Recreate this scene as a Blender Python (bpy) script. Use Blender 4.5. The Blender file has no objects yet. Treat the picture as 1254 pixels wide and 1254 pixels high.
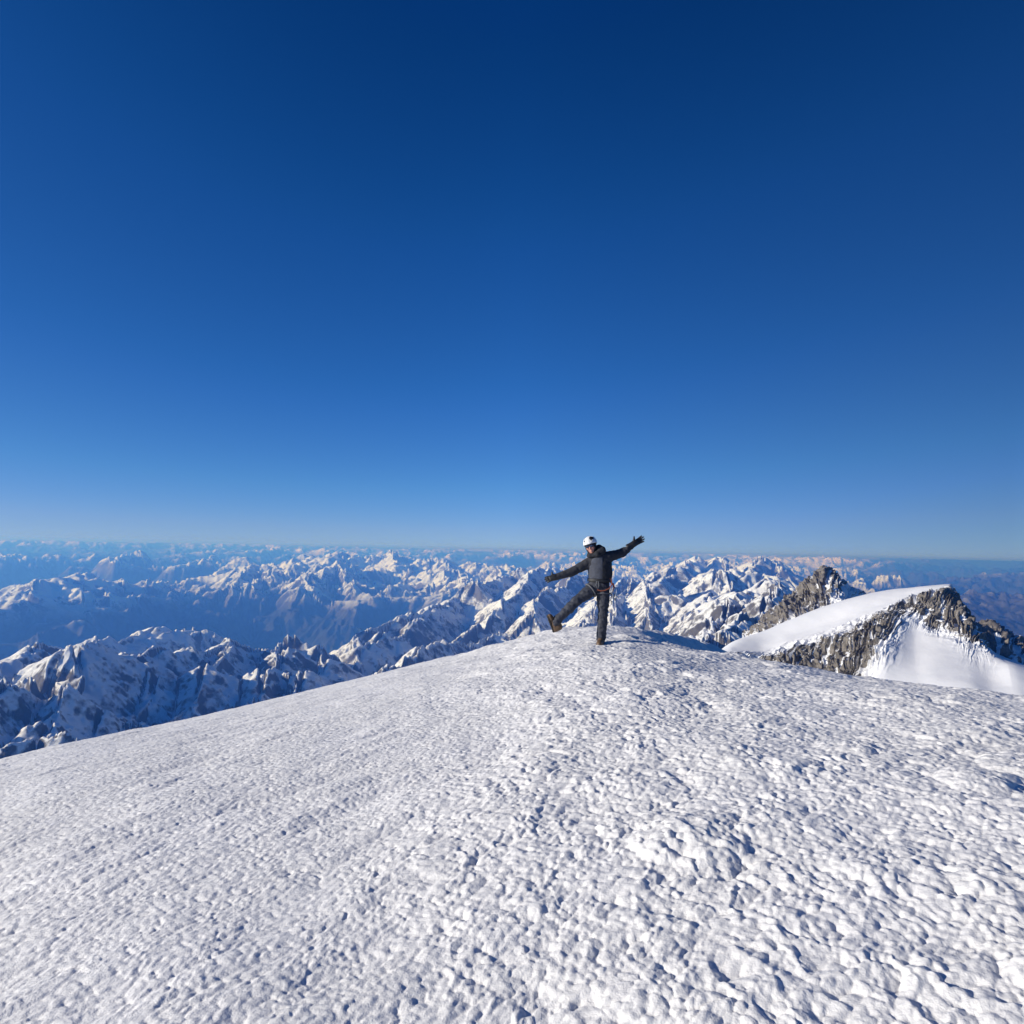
import bpy, math, random
import numpy as np
from mathutils import Vector, Matrix

R = math.radians
scene = bpy.context.scene
rng = np.random.RandomState(7)

# ------------------------------------------------------------------ camera
CAM_Z = 1.70
F_PX = 895.0                      # focal length in pixels of the 1254 px photograph
PITCH, ROLL = R(2.92), R(1.24)
cam_data = bpy.data.cameras.new('camera')
cam = bpy.data.objects.new('camera', cam_data)
scene.collection.objects.link(cam)
cam_data.sensor_width = 36.0
cam_data.lens = 36.0 * F_PX / 1254.0
cam_data.clip_start, cam_data.clip_end = 0.05, 900000.0
CAM_M = Matrix.Rotation(math.pi / 2 + PITCH, 3, 'X') @ Matrix.Rotation(ROLL, 3, 'Z')
cam.matrix_world = Matrix.Translation((0, 0, CAM_Z)) @ CAM_M.to_4x4()
scene.camera = cam

# ------------------------------------------------------------------ sky, sun, exposure
SUN_EL, SUN_AZ = R(17.0), R(-104.0)          # azimuth measured clockwise from the view direction (+Y)
sun_dir = Vector((math.sin(SUN_AZ) * math.cos(SUN_EL), math.cos(SUN_AZ) * math.cos(SUN_EL), math.sin(SUN_EL)))
world = bpy.data.worlds.new('World')
scene.world = world
world.use_nodes = True
wt = world.node_tree
for n in list(wt.nodes):
    wt.nodes.remove(n)
w_out = wt.nodes.new('ShaderNodeOutputWorld')
w_bg = wt.nodes.new('ShaderNodeBackground')
w_bg.inputs['Strength'].default_value = 0.095
sky = wt.nodes.new('ShaderNodeTexSky')
sky.sky_type = 'NISHITA'
sky.sun_disc = False
sky.sun_elevation = SUN_EL
sky.sun_rotation = SUN_AZ
sky.altitude = 4500.0
sky.air_density = 1.0
sky.dust_density = 1.0
sky.ozone_density = 6.0
W_STR = 0.095
def w_scale(src, f):
    nd = wt.nodes.new('ShaderNodeVectorMath')
    nd.operation = 'SCALE'
    wt.links.new(src, nd.inputs[0])
    if hasattr(f, 'links'):
        wt.links.new(f, nd.inputs['Scale'])
    else:
        nd.inputs['Scale'].default_value = f
    return nd.outputs[0]
crv = wt.nodes.new('ShaderNodeRGBCurve')               # the deep, polarised blue of a sky at 4500 m
for ch, pts in enumerate((
        ((0, 0), (.0194, .0002), (.0276, .0024), (.0506, .0115), (.1014, .042), (.2046, .112), (.37, .185), (1, .30)),
        ((0, 0), (.0543, .0172), (.0789, .0365), (.1448, .0765), (.2575, .146), (.3713, .198), (.6, .29), (1, .33)),
        ((0, 0), (.1537, .088), (.2179, .154), (.3635, .255), (.5066, .328), (.7, .43), (1, .46)))):
    cm = crv.mapping.curves[ch]
    cm.points[0].location, cm.points[1].location = pts[0], pts[-1]
    for p in pts[1:-1]:
        cm.points.new(*p)
    for p in cm.points:
        p.handle_type = 'VECTOR'
crv.mapping.update()
wt.links.new(w_scale(sky.outputs[0], W_STR), crv.inputs['Color'])
tcw = wt.nodes.new('ShaderNodeTexCoord')
sxw = wt.nodes.new('ShaderNodeSeparateXYZ')
wt.links.new(tcw.outputs['Generated'], sxw.inputs[0])
mrw = wt.nodes.new('ShaderNodeMapRange')
wt.links.new(sxw.outputs[0], mrw.inputs[0])
mrw.inputs[1].default_value, mrw.inputs[2].default_value = -1.0, 1.0
rpw = wt.nodes.new('ShaderNodeValToRGB')
e = rpw.color_ramp.elements
for el, (p, v) in zip((e[0], e[1], e.new(0.5), e.new(0.78)), ((0.22, 0.91), (0.95, .46), (0.5, 1.0), (0.78, .60))):
    el.position, el.color = p, (v, v, v, 1)
wt.links.new(mrw.outputs[0], rpw.inputs[0])
wt.links.new(w_scale(w_scale(crv.outputs[0], rpw.outputs[0]), 1.0 / W_STR), w_bg.inputs['Color'])
w_bg.inputs['Strength'].default_value = W_STR
wt.links.new(w_bg.outputs[0], w_out.inputs['Surface'])

sun_data = bpy.data.lights.new('sun', 'SUN')
sun_data.energy = 2.62
sun_data.angle = R(0.5)
sun_data.color = (1.0, 0.935, 0.83)
sun = bpy.data.objects.new('sun', sun_data)
scene.collection.objects.link(sun)
sun.rotation_euler = sun_dir.to_track_quat('Z', 'Y').to_euler()

vs = scene.view_settings
vs.view_transform = 'Standard'
vs.look = 'None'
vs.exposure = 1.0
vs.gamma = 1.0
vs.use_curve_mapping = False
scene.cycles.max_bounces = 8
scene.cycles.diffuse_bounces = 4
scene.cycles.volume_bounces = 1
scene.cycles.use_denoising = True

# ------------------------------------------------------------------ numeric helpers
CM = np.array(CAM_M)

def ray(px, py):
    """direction (depth 1 along the lens axis) of a pixel of the 1254 px photograph"""
    d = np.stack([(np.asarray(px, float) - 627.0) / F_PX, (627.0 - np.asarray(py, float)) / F_PX,
                  -np.ones_like(np.asarray(px, float))], -1)
    return d @ CM.T

def at(px, py, dist):
    """the point of the place seen at a pixel, dist metres away along the ground"""
    d = ray(px, py)
    s = np.asarray(dist, float) / np.hypot(d[..., 0], d[..., 1])
    return d * s[..., None] + np.array([0, 0, CAM_Z])

PERM = rng.permutation(256).astype(np.int32)
_a = rng.rand(256) * 2 * np.pi
G2 = np.stack([np.cos(_a), np.sin(_a)], -1).astype(np.float32)
_g = rng.randn(256, 3)
G3 = (_g / np.linalg.norm(_g, axis=1, keepdims=True)).astype(np.float32)
RND = rng.rand(256, 3).astype(np.float32)

def sm(a, b, x):
    t = np.clip((x - a) / (b - a), 0, 1)
    return t * t * (3 - 2 * t)

def noise2(x, y, seed=0):
    xf, yf = np.floor(x), np.floor(y)
    xi, yi = xf.astype(np.int64) + seed * 57, yf.astype(np.int64) + seed * 131
    x, y = (x - xf).astype(np.float32), (y - yf).astype(np.float32)
    u, v = x * x * x * (x * (x * 6 - 15) + 10), y * y * y * (y * (y * 6 - 15) + 10)
    def g(i, j):
        k = PERM[(PERM[(xi + i) & 255] + yi + j) & 255]
        return G2[k, 0] * (x - i) + G2[k, 1] * (y - j)
    a, b, c, d = g(0, 0), g(1, 0), g(0, 1), g(1, 1)
    return ((a + u * (b - a)) * (1 - v) + (c + u * (d - c)) * v) * 1.45

def noise3(x, y, z, seed=0):
    f = [np.floor(q) for q in (x, y, z)]
    i3 = [q.astype(np.int64) + seed * s for q, s in zip(f, (57, 131, 29))]
    x, y, z = [(q - w).astype(np.float32) for q, w in zip((x, y, z), f)]
    u, v, w = [t * t * t * (t * (t * 6 - 15) + 10) for t in (x, y, z)]
    def g(i, j, k):
        h = PERM[(PERM[(PERM[(i3[0] + i) & 255] + i3[1] + j) & 255] + i3[2] + k) & 255]
        return G3[h, 0] * (x - i) + G3[h, 1] * (y - j) + G3[h, 2] * (z - k)
    def lx(j, k):
        a = g(0, j, k)
        return a + u * (g(1, j, k) - a)
    a, b = lx(0, 0), lx(1, 0)
    c, d = lx(0, 1), lx(1, 1)
    p, q = a + v * (b - a), c + v * (d - c)
    return (p + w * (q - p)) * 1.5

def fbm2(x, y, o, seed=0, gain=0.5):
    s, a = 0, 1.0
    for k in range(o):
        s = s + a * noise2(x * 2.03 ** k, y * 2.03 ** k, seed + k)
        a *= gain
    return s

def domes(x, y, seed=0, keep=1.0):
    """rounded lumps: for every point the height 0..1 of the nearest jittered dome"""
    xf, yf = np.floor(x), np.floor(y)
    xi, yi = xf.astype(np.int64) + seed * 37, yf.astype(np.int64) + seed * 91
    x, y = (x - xf).astype(np.float32), (y - yf).astype(np.float32)
    best = np.zeros_like(x)
    for i in (-1, 0, 1):
        for j in (-1, 0, 1):
            k = PERM[(PERM[(xi + i) & 255] + yi + j) & 255]
            r = RND[k]
            dx, dy = i + 0.1 + 0.8 * r[:, 0] - x, j + 0.1 + 0.8 * r[:, 1] - y
            rad = 0.55 + 0.45 * r[:, 2]
            h = (1 - (dx * dx + dy * dy) / (rad * rad)) * (0.45 + 0.55 * RND[(k + 77) & 255, 0])
            if keep < 1:
                h = np.where(RND[(k + 33) & 255, 1] < keep, h, 0)
            best = np.maximum(best, h)
    return np.maximum(best, 0) ** 0.6

def smax(a, b, k):
    h = np.clip(0.5 + 0.5 * (a - b) / k, 0, 1)
    return b + (a - b) * h + k * h * (1 - h)

def link(name, me, mat=None, parent=None):
    if mat is not None:
        me.materials.append(mat)
    o = bpy.data.objects.new(name, me)
    scene.collection.objects.link(o)
    if parent is not None:
        o.parent = parent
    return o

def grid_mesh(name, P, mat, close_u=False, flip=False, attrs=None):
    """P: (rows, columns, 3) vertex grid linked as ONE smooth mesh object"""
    nr, nc = P.shape[:2]
    idx = np.arange(nr * nc, dtype=np.int32).reshape(nr, nc)
    if close_u:
        idx = np.concatenate([idx, idx[:, :1]], 1)
    q = np.stack([idx[:-1, :-1], idx[:-1, 1:], idx[1:, 1:], idx[1:, :-1]], -1).reshape(-1, 4)
    if flip:
        q = q[:, ::-1]
    return face_mesh(name, P.reshape(-1, 3), q, mat, attrs=attrs)

def face_mesh(name, V, Q, mat, parent=None, attrs=None):
    V = np.ascontiguousarray(V, np.float32)
    Q = np.ascontiguousarray(Q, np.int32)
    me = bpy.data.meshes.new(name)
    m, k = Q.shape
    me.vertices.add(len(V))
    me.vertices.foreach_set('co', V.ravel())
    me.loops.add(m * k)
    me.loops.foreach_set('vertex_index', Q.ravel())
    me.polygons.add(m)
    me.polygons.foreach_set('loop_start', np.arange(0, m * k, k, dtype=np.int32))
    me.polygons.foreach_set('loop_total', np.full(m, k, np.int32))
    me.polygons.foreach_set('use_smooth', np.ones(m, bool))
    for an, av in (attrs or {}).items():
        a = me.attributes.new(an, 'FLOAT', 'POINT')
        a.data.foreach_set('value', np.ascontiguousarray(av, np.float32).ravel())
    me.update(calc_edges=True)
    return link(name, me, mat, parent)

# ------------------------------------------------------------------ materials
class NT:
    def __init__(self, name):
        self.m = bpy.data.materials.new(name)
        self.m.use_nodes = True
        self.t = self.m.node_tree
        self.bsdf = next(n for n in self.t.nodes if n.type == 'BSDF_PRINCIPLED')
        self.out = next(n for n in self.t.nodes if n.type == 'OUTPUT_MATERIAL')
    def n(self, kind, **kw):
        nd = self.t.nodes.new(kind)
        for k, v in kw.items():
            if k.startswith('i_'):
                nd.inputs[int(k[2:]) if k[2:].isdigit() else k[2:]].default_value = v
            else:
                setattr(nd, k, v)
        return nd
    def l(self, a, b):
        self.t.links.new(a, b)
    def math(self, op, a, b=None, clamp=False):
        nd = self.n('ShaderNodeMath', operation=op, use_clamp=clamp)
        for i, v in enumerate((a, b)):
            if v is None:
                continue
            if hasattr(v, 'links'):
                self.l(v, nd.inputs[i])
            else:
                nd.inputs[i].default_value = v
        return nd.outputs[0]
    def noise(self, scale, detail=4, vec=None, rough=0.55):
        nd = self.n('ShaderNodeTexNoise')
        nd.inputs['Scale'].default_value = scale
        nd.inputs['Detail'].default_value = detail
        nd.inputs['Roughness'].default_value = rough
        if vec is not None:
            self.l(vec, nd.inputs['Vector'])
        return nd.outputs['Fac']
    def ramp(self, fac, stops):
        nd = self.n('ShaderNodeValToRGB')
        e = nd.color_ramp.elements
        e[0].position, e[0].color = stops[0][0], (*stops[0][1], 1)
        e[1].position, e[1].color = stops[-1][0], (*stops[-1][1], 1)
        for p, c in stops[1:-1]:
            x = e.new(p)
            x.color = (*c, 1)
        self.l(fac, nd.inputs[0])
        return nd.outputs[0]
    def mix(self, fac, a, b):
        nd = self.n('ShaderNodeMix', data_type='RGBA')
        for s, v in ((0, fac), (6, a), (7, b)):
            if hasattr(v, 'links'):
                self.l(v, nd.inputs[s])
            else:
                nd.inputs[s].default_value = v if s == 0 else (*v, 1)
        return nd.outputs[2]

def plain(name, col, rough=0.7, metal=0.0, var=0.25, scale=30.0, bump=0.0, bscale=80.0):
    t = NT(name)
    geo = t.n('ShaderNodeTexCoord').outputs['Object']
    c = t.ramp(t.noise(scale, 4, geo), [(0.3, tuple(v * (1 - var) for v in col)), (0.7, tuple(min(1, v * (1 + var)) for v in col))])
    t.l(c, t.bsdf.inputs['Base Color'])
    t.bsdf.inputs['Roughness'].default_value = rough
    t.bsdf.inputs['Metallic'].default_value = metal
    if bump:
        b = t.n('ShaderNodeBump')
        b.inputs['Strength'].default_value = bump
        b.inputs['Distance'].default_value = 0.01
        t.l(t.noise(bscale, 3, geo), b.inputs['Height'])
        t.l(b.outputs[0], t.bsdf.inputs['Normal'])
    return t.m

def snow_material():
    t = NT('snow')
    geo = t.n('ShaderNodeNewGeometry').outputs['Position']
    n1 = t.noise(0.8, 4, geo)
    c = t.ramp(n1, [(0.35, (0.845, 0.83, 0.80)), (0.65, (0.895, 0.88, 0.855))])
    t.l(c, t.bsdf.inputs['Base Color'])
    t.bsdf.inputs['Roughness'].default_value = 0.62
    t.bsdf.inputs['Specular IOR Level'].default_value = 0.22
    b = t.n('ShaderNodeBump')
    b.inputs['Strength'].default_value = 0.5
    b.inputs['Distance'].default_value = 0.012
    h = t.math('ADD', t.noise(38, 5, geo, 0.6), t.math('MULTIPLY', t.noise(140, 3, geo), 0.35))
    t.l(h, b.inputs['Height'])
    t.l(b.outputs[0], t.bsdf.inputs['Normal'])
    return t.m

def alpine_material(name, scale, rock_lo, rock_hi, steep=0.62, soft=0.10, rock_attr=False, forest=False, fine=1.0):
    """snow lying where the ground is not too steep, bare rock elsewhere; woods below the snow line"""
    t = NT(name)
    g = t.n('ShaderNodeNewGeometry')
    pos = g.outputs['Position']
    sepn = t.n('ShaderNodeSeparateXYZ')
    t.l(g.outputs['Normal'], sepn.inputs[0])
    sepp = t.n('ShaderNodeSeparateXYZ')
    t.l(pos, sepp.inputs[0])
    nz = sepn.outputs[2]
    n1 = t.noise(scale, 6, pos, 0.65)
    n2 = t.noise(scale * 5.3, 5, pos, 0.65)
    wob = t.math('ADD', t.math('MULTIPLY', t.math('SUBTRACT', n1, 0.5), 0.5), t.math('MULTIPLY', t.math('SUBTRACT', n2, 0.5), 0.45))
    wob = t.math('ADD', wob, t.math('MULTIPLY', t.math('SUBTRACT', t.noise(scale * 24, 4, pos, 0.65), 0.5), 0.5))
    v = t.math('ADD', nz, wob)
    if rock_attr:
        at_ = t.n('ShaderNodeAttribute', attribute_name='rock')
        v = t.math('ADD', v, t.math('MULTIPLY', t.math('SUBTRACT', 0.5, at_.outputs['Fac']), 1.6))
    mr = t.n('ShaderNodeMapRange')
    t.l(v, mr.inputs[0])
    mr.inputs[1].default_value, mr.inputs[2].default_value = steep - soft, steep + soft
    mask = mr.outputs[0]
    rock = t.ramp(t.noise(scale * 3.1, 8, pos, 0.7), [(0.28, rock_lo), (0.5, tuple((a + b) / 2 for a, b in zip(rock_lo, rock_hi))), (0.72, rock_hi)])
    if forest:
        lo = t.math('ADD', sepp.outputs[2], t.math('MULTIPLY', t.math('SUBTRACT', t.noise(0.00035, 6, pos, 0.6), 0.5), 1300.0))
        vl = t.n('ShaderNodeVectorMath', operation='LENGTH')      # the lower outer ranges carry less snow
        t.l(pos, vl.inputs[0])
        lo = t.math('SUBTRACT', lo, t.math('MULTIPLY', t.math('MAXIMUM', t.math('SUBTRACT', vl.outputs['Value'], 32000.0), 0.0), 0.0165))
        dry = t.n('ShaderNodeMapRange')                           # drier country on the right
        t.l(t.math('DIVIDE', sepp.outputs[0], vl.outputs['Value']), dry.inputs[0])
        dry.inputs[1].default_value, dry.inputs[2].default_value = 0.40, 0.52
        dry.inputs[3].default_value, dry.inputs[4].default_value = 0.0, 900.0
        lo = t.math('SUBTRACT', lo, dry.outputs[0])
        fm = t.n('ShaderNodeMapRange')
        t.l(lo, fm.inputs[0])
        fm.inputs[1].default_value, fm.inputs[2].default_value = -1900.0, -1350.0
        mask = t.math('MULTIPLY', mask, fm.outputs[0])
        wood = t.ramp(t.noise(0.002, 6, pos, 0.65), [(0.35, (0.014, 0.020, 0.020)), (0.65, (0.050, 0.050, 0.042))])
        fm2 = t.n('ShaderNodeMapRange')
        t.l(lo, fm2.inputs[0])
        fm2.inputs[1].default_value, fm2.inputs[2].default_value = -2300.0, -1700.0
        rock = t.mix(fm2.outputs[0], wood, rock)
    snow = t.ramp(t.noise(scale * 0.7, 4, pos), [(0.35, (0.80, 0.81, 0.83)), (0.65, (0.86, 0.86, 0.87))])
    t.l(t.mix(mask, rock, snow), t.bsdf.inputs['Base Color'])
    t.bsdf.inputs['Roughness'].default_value = 0.8
    t.bsdf.inputs['Specular IOR Level'].default_value = 0.15
    b = t.n('ShaderNodeBump')
    b.inputs['Distance'].default_value = 0.35 / scale * 0.15 * fine
    t.l(t.math('SUBTRACT', 1.0, t.math('MULTIPLY', mask, 0.70)), b.inputs['Strength'])
    t.l(t.noise(scale * 6, 8, pos, 0.7), b.inputs['Height'])
    t.l(b.outputs[0], t.bsdf.inputs['Normal'])
    return t.m

M_SNOW = snow_material()

# ------------------------------------------------------------------ the snow dome underfoot
EL = np.array([  # pixel column, skyline row of the near dome, its distance
    (-900, 1500, 9), (-400, 1130, 11), (-150, 985, 12), (0, 929, 13), (100, 908, 13.5), (200, 889, 14), (300, 866, 15), (400, 842, 16), (530, 810, 17.5),
    (620, 787, 19), (680, 773, 20), (735, 770, 19), (770, 778, 16), (800, 789, 14.5), (850, 800, 13.5), (900, 806, 13),
    (960, 815, 12.5), (1050, 832, 12), (1150, 845, 11), (1254, 858, 10.5), (1400, 885, 10), (1700, 980, 9), (2300, 1300, 8)], float)
_d = ray(EL[:, 0], EL[:, 1])
EL_AZ = np.arctan2(_d[:, 0], _d[:, 1])
EL_TAN = -_d[:, 2] / np.hypot(_d[:, 0], _d[:, 1])
EL_R = EL[:, 2]

def interp_s(x, xp, fp):
    """interpolation softened a little between the knots"""
    s = 0
    for o, w in ((-0.05, .25), (0, .5), (0.05, .25)):
        s = s + w * np.interp(x + o, xp, fp)
    return s

WIDE_AZ = np.linspace(-2.2, 2.2, 200)
_k = np.exp(-np.linspace(-2, 2, 41) ** 2)
_k /= _k.sum()
_o = np.linspace(-0.55, 0.55, 41)
WIDE_TAN = sum(w * np.interp(WIDE_AZ + o, EL_AZ, EL_TAN) for w, o in zip(_k, _o))
WIDE_R = sum(w * np.interp(WIDE_AZ + o, EL_AZ, EL_R) for w, o in zip(_k, _o))

# crest of the hump behind the climber, running away to the right; shaded flank on its right
FAR = np.array([(760, 772, 14), (808, 769, 17.0), (840, 775, 20.0), (874, 786, 24.0), (915, 806, 30), (960, 835, 38)], float)
FP = at(FAR[:, 0], FAR[:, 1], FAR[:, 2])

def ground_macro(x, y):
    r = np.hypot(x, y) + 1e-6
    az = np.arctan2(x, y)
    far_ = sm(4.0, 11.0, r)                       # close to the camera the dome is broad and even
    E = far_ * interp_s(az, EL_AZ, EL_TAN) + (1 - far_) * np.interp(az, WIDE_AZ, WIDE_TAN)
    rs = far_ * interp_s(az, EL_AZ, EL_R) + (1 - far_) * np.interp(az, WIDE_AZ, WIDE_R)
    k = CAM_Z / rs ** 2
    s = E - 2 * CAM_Z / rs
    near = sm(0.0, 3.0, r)
    z = -(s * r) * near - k * r * r * np.where(r < 30, 1, 1) 
    # far hump
    xc = np.interp(y, FP[:, 1], FP[:, 0])
    zc = np.interp(y, FP[:, 1], FP[:, 2])
    d = x - xc + 0.35 * noise2(y * 0.5, x * 0.5, 9) + 0.12 * noise2(y * 1.7, x * 1.7, 10)
    hump = zc - 0.78 * 0.5 * (d + np.hypot(d, 0.35)) - np.where(d < 0, 0.10 * d * d / (1.5 + np.abs(d)) * 2.2, 0)
    hump = np.where((y > 12.5) & (y < FP[-1, 1] + 6), hump, -60.0)
    hump = hump - 2.5 * (1 - sm(12.5, 15.0, y)) - np.maximum(y - FP[-1, 1], 0) * 1.0
    hump = hump - 2.0 * sm(-1.0, -4.0, d)
    return smax(z, hump, 0.12)

def ground_z(x, y, bumps=True):
    z = ground_macro(x, y)
    r = np.hypot(x, y)
    px_ = np.arctan2(x, y)
    right = sm(-0.28, 0.12, px_ + 0.10 * noise2(x * 0.4, y * 0.4, 60))          # smooth wind-packed left, lumpy rime on the right
    roll = 0.045 * noise2(x * 0.42, y * 0.42, 1) + 0.022 * noise2(x * 0.95, y * 0.95, 2)
    z = z + roll * (0.35 + 0.65 * right) * sm(1.0, 3.0, r) + 0.10 * right * noise2(x * 0.30, y * 0.30, 19) * sm(2.5, 6.0, r)
    if not bumps:
        return z
    # wind frame: strokes run away to the right
    c, s = math.cos(0.80), math.sin(0.80)
    u, v = x * c + y * s, -x * s + y * c
    wx, wy = 0.05 * noise2(x * 3.1, y * 3.1, 3) + 0.022 * noise2(x * 9, y * 9, 8), 0.05 * noise2(x * 3.1, y * 3.1, 4)
    ua, va = (u + wx) / 3.1, v + wy              # packed side: drawn-out scales
    ub, vb = u + wx, v + wy                      # rime side: rounded lumps
    fade = 1 - sm(18, 40, r) * 0.6
    m1 = sm(-0.5, 0.5, noise2(x * 0.8, y * 0.8, 5))
    left = 1 - right
    m2 = 0.62 + 0.62 * sm(-0.55, 0.55, noise2(x * 1.5, y * 1.5, 6) + 0.5 * noise2(x * 4.1, y * 4.1, 7))
    z = z + fade * left * m2 * (0.011 * domes(ua * 6.0, va * 6.0, 11) + 0.009 * domes(ua * 12 + 3, va * 12, 12))
    z = z + fade * right * m2 * ((0.009 + 0.011 * m1) * domes(ub * 5.6, vb * 5.6, 31) + 0.0115 * domes(ub * 11.5 + 3, vb * 11.5, 32) + 0.007 * (1 - 2 * np.abs(noise2(ub * 8, vb * 8, 33))))
    z = z + fade * (0.008 + 0.004 * right) * domes((u + wx * .4) / 1.2 * 25.0, (v + wy * .4) * 25.0, 13)
    z = z + fade * 0.0035 * noise2(ub / 1.3 * 40, vb * 40, 14)
    uu, vv = ub / 1.2, vb
    # scattered bigger clods and hollows
    z = z + fade * (0.008 + 0.034 * right) * domes(uu * 3.0, vv * 3.0, 15, 0.32) * m1
    z = z - fade * (0.006 + 0.016 * right) * domes(uu * 2.1 + 9, vv * 2.1, 16, 0.20)
    # wind grooves on the packed side
    z = z + fade * 0.024 * (1 - right) * noise2(u * 0.55, v * 4.2, 17) * (0.5 + noise2(u * 0.9, v * 0.9, 18))
    return z

QS = 1.0                                               # mesh density
def build_snow_ground():
    na = int(1250 * QS)
    a1 = np.linspace(-R(46), R(46), na)
    back = np.linspace(R(46), R(314), 120)[1:-1]
    az = np.concatenate([a1, back])
    rows = [0.15]
    while rows[-1] < 90:
        q = rows[-1]
        rows.append(q + max(0.0042, q * (0.0023 if q < 24 else 0.006 if q < 45 else 0.02)) / QS)
    r = np.array(rows)
    A, RR = np.meshgrid(az, r)
    x, y = (RR * np.sin(A)).ravel(), (RR * np.cos(A)).ravel()
    z = ground_z(x, y)
    P = np.stack([x, y, z], -1).reshape(len(r), len(az), 3)
    o = grid_mesh('snow_ground', P, M_SNOW, close_u=True, flip=True)
    o['kind'] = 'structure'
    o['label'] = 'lumpy white wind-crusted snow of the summit dome'
    return o
build_snow_ground()

# ------------------------------------------------------------------ the neighbouring summits (lofted from key sections)
M_CRAG = alpine_material('crag', 0.045, (0.058, 0.053, 0.048), (0.29, 0.26, 0.225), steep=0.42, soft=0.09, rock_attr=True)

def loft(name, net, rock, nu, nv, disp, label, sharp=1.0):
    """net[i][j] = (px, py, distance) of row j of section i; rock[i][j] = bare rock weight"""
    net = np.array(net, float)
    P = at(net[..., 0], net[..., 1], net[..., 2])
    W = np.array(rock, float)
    ni, nj = W.shape
    ui, vj = np.linspace(0, ni - 1, nu), np.linspace(0, nj - 1, nv)
    def cr(A, t, axis):
        A = np.moveaxis(A, axis, 0)
        n = len(A)
        i = np.clip(np.floor(t).astype(int), 0, n - 2)
        f = (t - i).reshape((-1,) + (1,) * (A.ndim - 1))
        p0, p1, p2, p3 = A[np.clip(i - 1, 0, n - 1)], A[i], A[i + 1], A[np.clip(i + 2, 0, n - 1)]
        def lim(a, b):                                    # slopes limited so that no section bulges past its keys
            return np.where(a * b > 0, 2 * a * b / np.where(a + b == 0, 1, a + b), 0) * sharp
        m1, m2 = lim(p1 - p0, p2 - p1), lim(p2 - p1, p3 - p2)
        o = p1 * (2 * f**3 - 3 * f**2 + 1) + m1 * (f**3 - 2 * f**2 + f) + p2 * (-2 * f**3 + 3 * f**2) + m2 * (f**3 - f**2)
        return np.moveaxis(o, 0, axis)
    S = cr(cr(P, ui, 0), vj, 1)
    Wf = np.clip(cr(cr(W, ui, 0), vj, 1), 0, 1)
    du, dv = np.gradient(S, axis=0), np.gradient(S, axis=1)
    N = np.cross(du, dv)
    N /= np.linalg.norm(N, axis=-1, keepdims=True) + 1e-9
    N = np.where(N[..., 2:3] < 0, -N, N)
    U, V = np.meshgrid(ui, vj, indexing='ij')
    S, Wf = disp(S, N, U, V, Wf)
    o = grid_mesh(name, S, M_CRAG, attrs={'rock': Wf})
    o['kind'] = 'structure'
    o['label'] = label
    return o

def crag_disp(S, N, U, V, W):
    x, y, z = [S[..., k].ravel() for k in range(3)]
    u, v, w = U.ravel(), V.ravel(), W.ravel()
    # ribs and gullies that run down the face and lean to the lower left
    q = 3.2 * (u - 0.7 * v) + 0.6 * noise2(u * 1.7, v * 1.7, 21) + 0.3 * noise2(u * 5, v * 5, 27)
    rib = 1 - np.abs(noise2(q, v * 0.8, 22)) * 2
    rib2 = 1 - np.abs(noise2(q * 2.9 + 5, v * 2.3, 23)) * 2
    h = 7.0 * rib * (0.6 + 0.6 * noise2(u * 0.9, v * 1.3, 28)) + 3.6 * rib2 * (0.6 + 0.7 * noise2(u * 2.1, v * 2.3, 29))
    w = w * w * (3 - 2 * w)
    for k, a in ((0.018, 4.5), (0.04, 3.0), (0.09, 1.9), (0.2, 1.1), (0.45, 0.6)):
        n = noise3(x * k, y * k, z * k, 24)
        h = h + a * (1 - 2 * np.abs(n))
    sn = 0.9 * noise3(x * .02, y * .02, z * .02, 25) + 0.25 * noise3(x * .07, y * .07, z * .07, 26)
    h = h - 9.0
    H = (h * w + sn * (1 - w)).reshape(W.shape)
    gully = sm(-0.32, 0.26, 0.62 * rib + 0.38 * rib2 - 0.35 + 0.5 * noise2(u * 3.1, v * 2.0, 30)).reshape(W.shape)
    return S + N * H[..., None], W * (0.30 + 0.70 * gully)

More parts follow.
